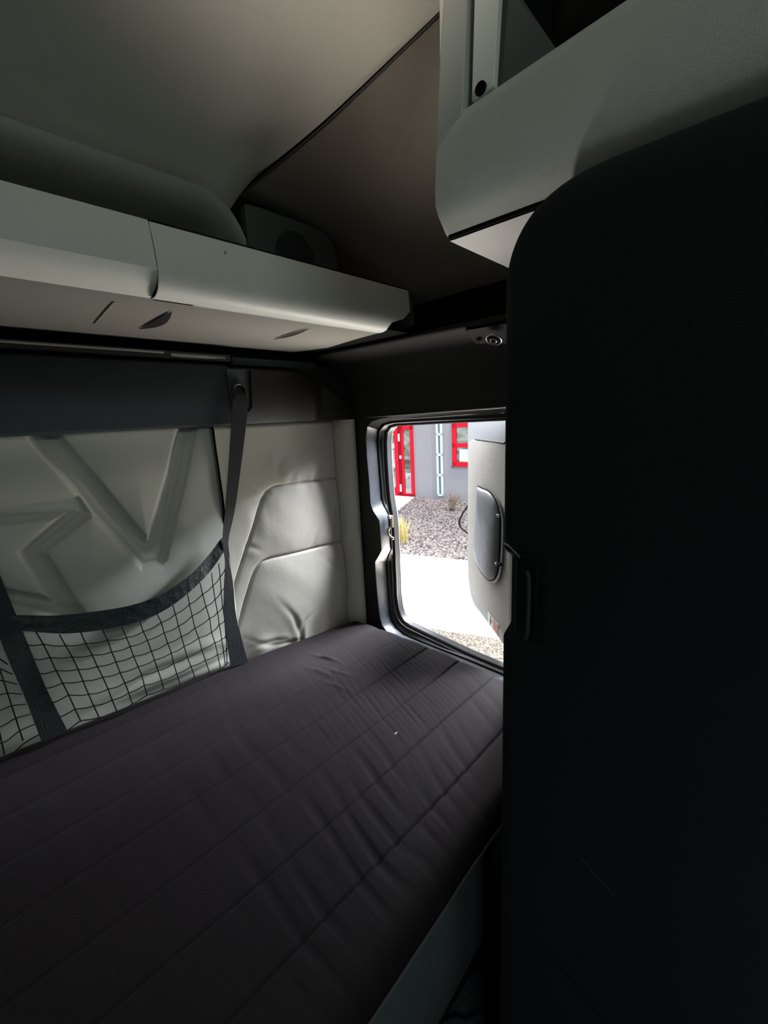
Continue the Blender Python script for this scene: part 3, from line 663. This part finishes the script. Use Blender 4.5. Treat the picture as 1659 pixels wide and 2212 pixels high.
trb = onD(1092, 1364, .002); trb2 = trb+(trb-onD(1045, 1303, .002))*.5
tl = [onD(1018, 1100, .002), onD(1018.5, 1240, .002), onD(1020.5, 1262, .002), onD(1027, 1282, .002), onD(1038, 1295, .002)]
trb3 = V((H0.x, H0.y, 0))+dd*.02+V((0, 0, trb2.z))+inn*.002
MB().prism([tr[0]]+tl+[trb, trb2, trb3, trr, tr[3], tr[2], tr[1]], inn*.018).build('inner_trim', M['door_trim'], hd_, bevel=.010)
MB().tube([onD(1027, 949, .018), onD(1050, 952, .018), onD(1090, 957, .018)], .004, 6).build('trim_top_shadow_line', M['ink'], hd_)
# pouch
oo = .026
out = [(1034.5, 1050), (1044, 1055), (1056, 1060), (1066, 1070), (1074, 1084), (1079, 1100), (1082.5, 1120), (1082.5, 1150), (1081.5, 1180), (1080, 1208), (1077.5, 1230), (1072, 1246), (1065, 1253), (1056, 1252), (1046, 1242), (1035, 1225), (1027, 1203), (1025, 1180), (1027, 1150), (1029.5, 1110), (1031.5, 1080)]
po = [onD(x, y, oo) for x, y in out]; cen = sum(po, V((0, 0, 0)))/len(po)
pu = thing('door_pouch', 'grey leatherette kidney shaped pouch snapped on the hatch door', 'pouch', cen+V((0, 0, -.2)))
cl_ = spl(po+[po[0]], 80)[:-1]; rings = []
for f_, h_ in [(1.0, 0), (.985, .006), (.93, .012), (.8, .018), (.6, .023), (.35, .026), (.12, .0272)]:
    rings.append([cen+(p-cen)*f_+inn*h_ for i, p in enumerate(cl_)])
pm = MB().grid(rings, closev=True); pm.f.append(tuple(range(len(pm.v)-len(cl_), len(pm.v)))); pm.build('pouch_front', M['pouch'], pu, angle=180)
MB().tube([p+inn*.003 for p in cl_], .0032, 6, closed=True).build('piping', M['piping'], pu)
bk = [cen+(p-cen)*1.0+dd*(-.020)+V((0, 0, -.004)) - inn*.004 for p in cl_]
MB().prism(bk[::2], inn*.006).build('backing', M['door_skin'], pu)
for (x, y) in [(1034.5, 1088), (1076, 1114), (1029, 1180), (1072, 1218)]:
    MB().ball(onD(x, y, .040), .0066, 8).build('snap', M['snap'], pu)
MB().ball(onD(1081, 1219, .03), .008, 8).build('fastener_knob', M['ink'], pu)
# cable
M['cable'] = mat('black_cable', (.006, .005, .005), .9, .05)
cab_ = thing('door_cable', 'thin dark cable bowing out from the free edge of the hatch door', 'cable', onD(1018, 1172, 0)+V((0, 0, -.01)))
MB().tube(spl([onD(1015, 1075), onD(1015.5, 1085, .0), onD(1009, 1096), onD(998, 1112), onD(992.5, 1128), onD(996, 1140), onD(1008, 1150), onD(1016, 1160), onD(1019, 1172)], 40), .0048, 6).build('cable_run', M['cable'], cab_)
for (x, y, hgt) in [(1014, 1070, .022), (1018.5, 1166, .022)]:
    c = onD(x, y, .004); MB().tube([c+V((0, 0, -hgt)), c+V((0, 0, hgt))], .005, 8).build('cable_end', M['steel'], cab_)
# stickers on the lower trim
def sticker(px, m, o=.0215): 
    return MB().prism([onD(x, y, o) for x, y in px], inn*.0006)
s_w = sticker([(1054, 1320), (1064, 1334), (1064, 1359), (1054, 1344)], 0).build('white_warning_label', M['sticker_white'], hd_, smooth=False)
s_r = sticker([(1064.8, 1335), (1077, 1350), (1077, 1377), (1064.8, 1360)], 0).build('red_warning_label', M['sticker_white'], hd_, smooth=False)
sticker([(1065.6, 1338), (1076.2, 1351.5), (1076.2, 1373), (1065.6, 1358.5)], 0, .0223).build('label_field', M['sticker_red'], s_r, smooth=False)
ik = MB()
for pth in [[(1059, 1330), (1060, 1337), (1059.5, 1345), (1057.5, 1350)], [(1056, 1338), (1059.5, 1341), (1062.5, 1342)], [(1057.5, 1344), (1061, 1346)]]:
    ik.tube([onD(x, y, .0228) for x, y in pth], .0011, 5)
ik.build('figure_mark', M['ink'], s_w)
tx = MB()
for k in range(4):
    y = 1345+k*5.2; tx.tube([onD(1067, y, .0232), onD(1075, y+10*.95, .0232)], .0006, 4)
tx.build('text_lines', M['sticker_white'], s_r)

# ================================================================= OUTSIDE
G = -2.6
W0 = V((11.2, 9.07, 0)); dW = V((.139, -.990, 0)).normalized(); nW = V((-dW.y, dW.x, 0)); nW = nW if nW.x < 0 else -nW     # towards the truck
def onW(x, y, o=0): return onP(x, y, W0+nW*o, nW)
def sz(x, y): p = onW(x, y); return ((p-W0).dot(dW), p.z)
def wr(s0, s1, z0, z1, o, th):                                         # box on the wall plane
    a = [W0+dW*s0+nW*o+V((0, 0, z0)), W0+dW*s1+nW*o+V((0, 0, z0)), W0+dW*s1+nW*o+V((0, 0, z1)), W0+dW*s0+nW*o+V((0, 0, z1))]
    return a, nW*th
bl = thing('office_building', 'grey stucco commercial building with red framed glass door and window', 'building', W0+V((0, 0, G)))
w = MB(); w.prism(*wr(-9, 9, G-.05, 4.5, -.30, .30)); w.build('stucco_wall', M['stucco'], bl, smooth=False)
def frame(mb, s0, s1, z0, z1, t, o=.0, th=.06):
    for q in [(s0, s0+t, z0, z1), (s1-t, s1, z0, z1), (s0, s1, z0, z0+t), (s0, s1, z1-t, z1)]: mb.prism(*wr(*q, o, th))
    return mb
z_base = G
s_dl = sz(833, 1000)[0]-.95; s_st0 = sz(855, 1000)[0]; s_st1 = sz(867, 1000)[0]; s_sl1 = sz(894.5, 1000)[0]
s_mid = sz(863.5, 1000)[0]; ztopd = sz(866, 917)[1]+.12; zdoor = sz(870, 925)[1]
#print('door', s_dl, s_st0, s_mid, s_sl1, ztopd, [sz(897, 1073), sz(980, 1006), sz(957, 1068)])
d1 = MB(); frame(d1, s_dl-.1, s_mid, z_base+.0, ztopd, .13); en = d1.build('entrance_door', M['red'], bl, smooth=False)
dz0 = sz(845, 1052)[1]; dzt = sz(845, 936)[1]; ps0 = s_dl+.15; ps1 = s_st0
w = MB(); w.prism(*wr(s_dl, s_mid, z_base, dz0, .005, .05)); w.prism(*wr(s_dl, s_mid, dzt, ztopd, .005, .05)); w.prism(*wr(ps1, s_mid, z_base, ztopd, .005, .05)); w.build('door_leaf', M['red'], en, smooth=False)
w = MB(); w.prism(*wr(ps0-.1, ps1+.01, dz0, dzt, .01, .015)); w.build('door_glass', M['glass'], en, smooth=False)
for z in (sz(857, 945)[1], sz(860, 1053)[1]): MB().prism(*wr(s_st0+.17, s_st0+.23, z-.12, z+.12, .055, .02)).build('hinge', M['decal'], en, smooth=False)
MB().prism(*wr(s_st0+.2, s_st0+.27, sz(862, 985)[1]-.08, sz(862, 985)[1]+.02, .055, .02)).build('door_closer', M['decal'], en, smooth=False)
zl = sz(845, 974)[1]
for k, (a, b) in enumerate([(.0, .30), (.03, .50), (.0, .38), (.08, .52), (.02, .50), (.04, .46)]):
    w = MB(); z = sz(845, 976+k*4.8)[1]; s = sz(834.5, 985)[0]+a; e_ = s-a+b
    while s < e_: l = random.uniform(.03, .10); w.prism(*wr(s, s+l, z-.028, z+.028, .027, .004)); s += l+.025
    w.build('lettering_row', M['decal'], en, smooth=False)
w = MB(); z = sz(840, 963)[1]; s = sz(834, 963)[0]
for l in (.16, .10, .14, .12): w.prism(*wr(s, s+l, z-.07, z+.07, .027, .004)); s += l+.02
w.build('lettering_row', M['decal'], en, smooth=False)
MB().prism(*wr(sz(837, 1004)[0], s_st0-.01, sz(840, 1006)[1]-.05, sz(840, 1002)[1]+.04, .027, .01)).build('push_bar', M['decal'], en, smooth=False)
w = MB(); frame(w, s_mid+.03, s_sl1, z_base, ztopd, .10, 0, .06); w.prism(*wr(s_mid+.03, s_mid+.19, z_base, ztopd, 0, .06)); w.prism(*wr(s_mid+.03, s_sl1, z_base, sz(880, 1069)[1]+.03, 0, .06)); w.prism(*wr(s_mid+.03, s_sl1, sz(878, 928)[1], ztopd, 0, .06))
sl = w.build('sidelight', M['red'], bl, smooth=False)
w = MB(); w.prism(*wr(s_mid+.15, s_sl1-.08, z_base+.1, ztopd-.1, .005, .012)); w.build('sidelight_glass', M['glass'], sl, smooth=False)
MB().prism(*wr(s_mid-.01, s_mid+.03, z_base, ztopd, 0, .04)).build('door_joint', M['ink'], sl, smooth=False)
# slit window
a0, a1 = sz(945.3, 1000)[0], sz(957.5, 1000)[0]; zb_ = sz(953, 1071)[1]
w = MB(); t_ = .055; frame(w, a0, a1, zb_, 2.4, t_, 0, .07)
for y in (938, 982, 1026): z = sz(951, y)[1]; w.prism(*wr(a0, a1, z-.035, z+.035, 0, .07))
sw_ = w.build('slit_window', M['white_frame'], bl, smooth=False); w = MB(); w.prism(*wr(a0, a1, zb_, 2.35, .005, .01)); w.build('slit_pane', M['slit_glass'], sw_, smooth=False)
# red window
b0, z1_ = sz(978.5, 960)[0], sz(990, 1007.5)[1]; zt_ = sz(990, 913.5)[1]
w = MB(); t_ = .13; b1 = b0+1.7; frame(w, b0, b1, z1_, zt_, t_, 0, .07); z = sz(993, 962)[1]; w.prism(*wr(b0, b1, z-.06, z+.06, 0, .07)); w.prism(*wr((b0+b1)/2-.05, (b0+b1)/2+.05, z1_, zt_, 0, .07))
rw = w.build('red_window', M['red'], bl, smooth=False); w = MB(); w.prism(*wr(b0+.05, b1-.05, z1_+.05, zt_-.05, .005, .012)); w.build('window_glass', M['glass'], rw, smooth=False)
w = MB(); frame(w, b0-.06, b1+.06, z1_-.06, zt_+.06, .06, 0, .02); w.build('window_surround', M['stucco_pale'], rw, smooth=False)
w = MB(); w.prism(*wr(b0+.22, b0+.75, z1_+.15, z1_+.52, .018, .006)); w.build('window_sign', M['white_frame'], rw, smooth=False)

# ground surfaces
gd = MB(); gd.box((-12, -14, G-.06), (30, 20, G-.03)); tag(gd.build('ground', M['asphalt'], smooth=False), 'tan gravelly asphalt beside the truck', 'ground', kind='structure')
cN0, cN1 = V((3.98, 3.57, 0)), V((4.39, 2.37, 0)); cd = (cN1-cN0).normalized()
cF0, cF1 = V((6.16, 5.57, 0)), V((6.58, 4.11, 0)); cfd = (cF1-cF0).normalized()
def up(p, z): return V((p.x, p.y, z))
w = MB(); w.prism([up(cN0-cd*7, G-.04), up(cN1+cd*8, G-.04), up(cF1+cfd*8, G-.04), up(cF0-cfd*5, G-.04)], (0, 0, .05)); tag(w.build('concrete_apron', M['concrete'], smooth=False), 'bright sunlit concrete strip between asphalt and gravel bed', 'pavement', kind='structure')
# gravel bed polygon between apron, path and building
pe0 = onZ(896, 1074, G); pe1 = onZ(848, 1113, G); pdir = (pe1-pe0).normalized()
bed = [up(cF0-cfd*.2, G), up(cF1+cfd*7, G), up(W0+dW*9, G), up(pe0, G), up(pe1, G)]
pl = pe1+pdir*2.4
bed = [up(cF1+cfd*7, G), up(W0+dW*9, G), up(pe0, G), up(pl, G), up(cF0-cfd*.6, G)]
w = MB(); w.prism([p+V((0, 0, -.035)) for p in bed], (0, 0, .015)); tag(w.build('gravel_bed_soil', M['soil'], smooth=False), 'dark soil under the landscaping gravel', 'ground', kind='structure')
w = MB(); w.prism([up(pe0, G-.04), up(pl, G-.04), up(cF0-cfd*.6, G-.04), up(cF0-cfd*5, G-.04), up(W0-dW*6, G-.04)], (0, 0, .05)); tag(w.build('entrance_path', M['path'], smooth=False), 'pale concrete path leading to the red entrance door', 'path', kind='structure')
def in_poly(p, poly):
    c = False; n = len(poly)
    for i in range(n):
        a, b = poly[i], poly[(i+1) % n]
        if (a.y > p.y) != (b.y > p.y) and p.x < (b.x-a.x)*(p.y-a.y)/(b.y-a.y)+a.x: c = not c
    return c
bm = bmesh.new(); bmesh.ops.create_icosphere(bm, subdivisions=1, radius=1); icv = [v.co.copy() for v in bm.verts]; icf = [tuple(v.index for v in f.verts) for f in bm.faces]; bm.free()
w = MB(); cnt = 0; cam_a0, cam_a1 = math.tan(math.radians(25.5)), math.tan(math.radians(44.5))
while cnt < 17000:
    p = V((random.uniform(5.8, 12), random.uniform(2, 10), G))
    if not in_poly(p, bed): continue
    if not (cam_a0 < p.y/p.x < cam_a1) or (p-W0).dot(nW) < .08: continue
    s = random.uniform(.018, .042); rz = random.uniform(0, 6.28); c_, s_ = math.cos(rz), math.sin(rz); ex = random.uniform(.6, 1.1); ez = random.uniform(.5, .85)
    vs_ = []
    for v in icv:
        q = V((v.x*s, v.y*s*ex, v.z*s*ez))*random.uniform(.85, 1.15); vs_.append((p.x+q.x*c_-q.y*s_, p.y+q.x*s_+q.y*c_, G-.012+q.z+random.uniform(0, .003)))
    w.add(vs_, icf); cnt += 1
tag(w.build('landscape_gravel', M['stones'], smooth=False, weld=False), 'pink and grey landscaping stones in front of the building', 'gravel', kind='stuff')
# dry shrub
c = onZ(976, 1104, G); w = MB()
def twig(p, d, L, r, lev):
    q = p+d*L; m_ = p+d*L*.5+V((random.uniform(-1, 1), random.uniform(-1, 1), 0))*L*.06; w.tube([p, m_, q], [r, r*.8, r*.5], 4)
    if lev > 0:
        for k in range(random.choice((2, 3))):
            e = (d+V((random.uniform(-1, 1), random.uniform(-1, 1), random.uniform(-.15, .5)))*.5).normalized(); twig(lerp(p, q, random.uniform(.5, 1)), e, L*random.uniform(.5, .8), r*.62, lev-1)
for k in range(26):
    a = random.uniform(0, 6.28); t = random.uniform(.05, .75); twig(c+V((random.uniform(-.05, .05), random.uniform(-.05, .05), 0)), V((math.cos(a)*math.sin(t), math.sin(a)*math.sin(t), math.cos(t))), .27, .0075, 3)
tag(w.build('dry_shrub', M['twig'], angle=180, weld=False), 'bare brown twiggy shrub in the gravel near the building wall', 'shrub')
c = onZ(866, 1170, G); w = MB()
for k in range(420):
    a = random.uniform(0, 6.28); t = abs(random.gauss(0, .42)); L = random.uniform(.32, .62); d = V((math.cos(a)*math.sin(t), math.sin(a)*math.sin(t), math.cos(t))); p = c+V((random.gauss(0, .05), random.gauss(0, .05), 0))
    q1 = p+d*L*.5; q2 = q1+(d+V((0, 0, -.35*math.sin(t))))*L*.5
    sd_ = V((-d.y, d.x, 0)); sd_ = sd_.normalized()*.006 if sd_.length > 1e-4 else V((.006, 0, 0))
    w.add([p-sd_, p+sd_, q1+sd_*.8, q2, q1-sd_*.8], [(0, 1, 2, 4), (4, 2, 3)])
tag(w.build('ornamental_grass', M['straw'], smooth=False, weld=False), 'clump of straw yellow ornamental grass at the gravel edge', 'grass')

# ================================================================= LIGHT
wd = bpy.data.worlds.new('outdoor_sky'); S.world = wd; wd.use_nodes = True; nt = wd.node_tree; bg = nt.nodes['Background']
tc = nt.nodes.new('ShaderNodeTexCoord'); sx = nt.nodes.new('ShaderNodeSeparateXYZ'); nt.links.new(tc.outputs['Generated'], sx.inputs[0])
nz = nt.nodes.new('ShaderNodeTexNoise'); nz.inputs['Scale'].default_value = 14; nt.links.new(tc.outputs['Generated'], nz.inputs['Vector'])
ad = nt.nodes.new('ShaderNodeMath'); ad.operation = 'MULTIPLY_ADD'; ad.inputs[1].default_value = .12; nt.links.new(nz.outputs['Fac'], ad.inputs[0]); nt.links.new(sx.outputs['Z'], ad.inputs[2])
cr = nt.nodes.new('ShaderNodeValToRGB'); nt.links.new(ad.outputs[0], cr.inputs['Fac'])
el = cr.color_ramp.elements; el[0].position = .0; el[0].color = (.30, .29, .26, 1); el[1].position = 1; el[1].color = (.55, .70, 1, 1)
for p, c in [(.05, (.05, .06, .04, 1)), (.12, (.07, .08, .05, 1)), (.15, (.85, .92, 1, 1)), (.5, (.7, .82, 1, 1))]:
    e = el.new(p); e.color = c
nt.links.new(cr.outputs['Color'], bg.inputs['Color']); bg.inputs['Strength'].default_value = 2.5
def lamp(name, kind, loc, tgt, energy, col, **k):
    l = bpy.data.lights.new(name, kind); l.energy = energy; l.color = col
    for a, b in k.items(): setattr(l, a, b)
    o = bpy.data.objects.new(name, l); C.objects.link(o); o.location = V(loc); d = V(tgt)-V(loc); o.rotation_euler = d.to_track_quat('-Z', 'Y').to_euler(); return o
lamp('sun', 'SUN', (3, -4, 8), (3.8, .2, 0), 3.0, (1, .96, .90), angle=math.radians(2))
lamp('sunlit_ground_bounce', 'AREA', (2.35, 1.0, -2.5), (1.30, 1.0, -.2), 600, (1, .94, .84), shape='RECTANGLE', size=1.3, size_y=3.0)
lamp('sky_glow', 'AREA', (4.2, .4, 2.0), (1.2, .95, -.6), 2600, (.88, .93, 1), shape='RECTANGLE', size=2.2, size_y=2.4)
lamp('rear_sky_glow', 'AREA', (2.9, 3.3, 1.2), (1.5, .9, -.5), 200, (1, .97, .93), shape='RECTANGLE', size=1.6, size_y=1.6)
lamp('windshield_light', 'AREA', (.1, -1.35, .98), (.4, 1.4, .3), 6.5, (.84, 1, .91), shape='RECTANGLE', size=.9, size_y=.3)
lamp('added_up_fill', 'SPOT', (.44, .74, -.5), (.66, .31, .29), 6, (1, .97, .9), spot_size=math.radians(24), spot_blend=.9, shadow_soft_size=.03)  # added fill spot with no real source, brightens the side cabinet's bevel and underside
lamp('added_floor_fill', 'AREA', (-.3, -.5, -.75), (.6, .5, -1.35), 1.3, (.80, 1, 1), shape='RECTANGLE', size=.3, size_y=.3)  # added fill for the dark floor and bunk side, no actual lamp
lamp('left_window_light', 'SPOT', (-.85, .35, .10), (1.0, .70, 1.0), 120, (1, .90, .78), spot_size=math.radians(30), spot_blend=1, shadow_soft_size=.12)

# ================================================================= CAMERA
cam = bpy.data.cameras.new('camera'); co = bpy.data.objects.new('camera', cam); C.objects.link(co)
cam.sensor_fit = 'HORIZONTAL'; cam.sensor_width = 36; cam.lens = FL/1659*36; cam.clip_start = .02; cam.clip_end = 200
co.matrix_world = Matrix(((CR.x, CU.x, -CF.x, 0), (CR.y, CU.y, -CF.y, 0), (CR.z, CU.z, -CF.z, 0), (0, 0, 0, 1)))
S.camera = co
for o in list(C.objects):
    if 'base' in o: del o['base']
    if o.parent is None: o.location.z += ZO
S.view_settings.view_transform = 'Standard'; S.view_settings.look = 'None'; S.view_settings.exposure = 0
try:
    S.cycles.use_denoising = True; S.cycles.max_bounces = 7; S.cycles.diffuse_bounces = 4; S.cycles.glossy_bounces = 3; S.cycles.sample_clamp_indirect = 6
    S.cycles.light_sampling_threshold = .002
except Exception: pass
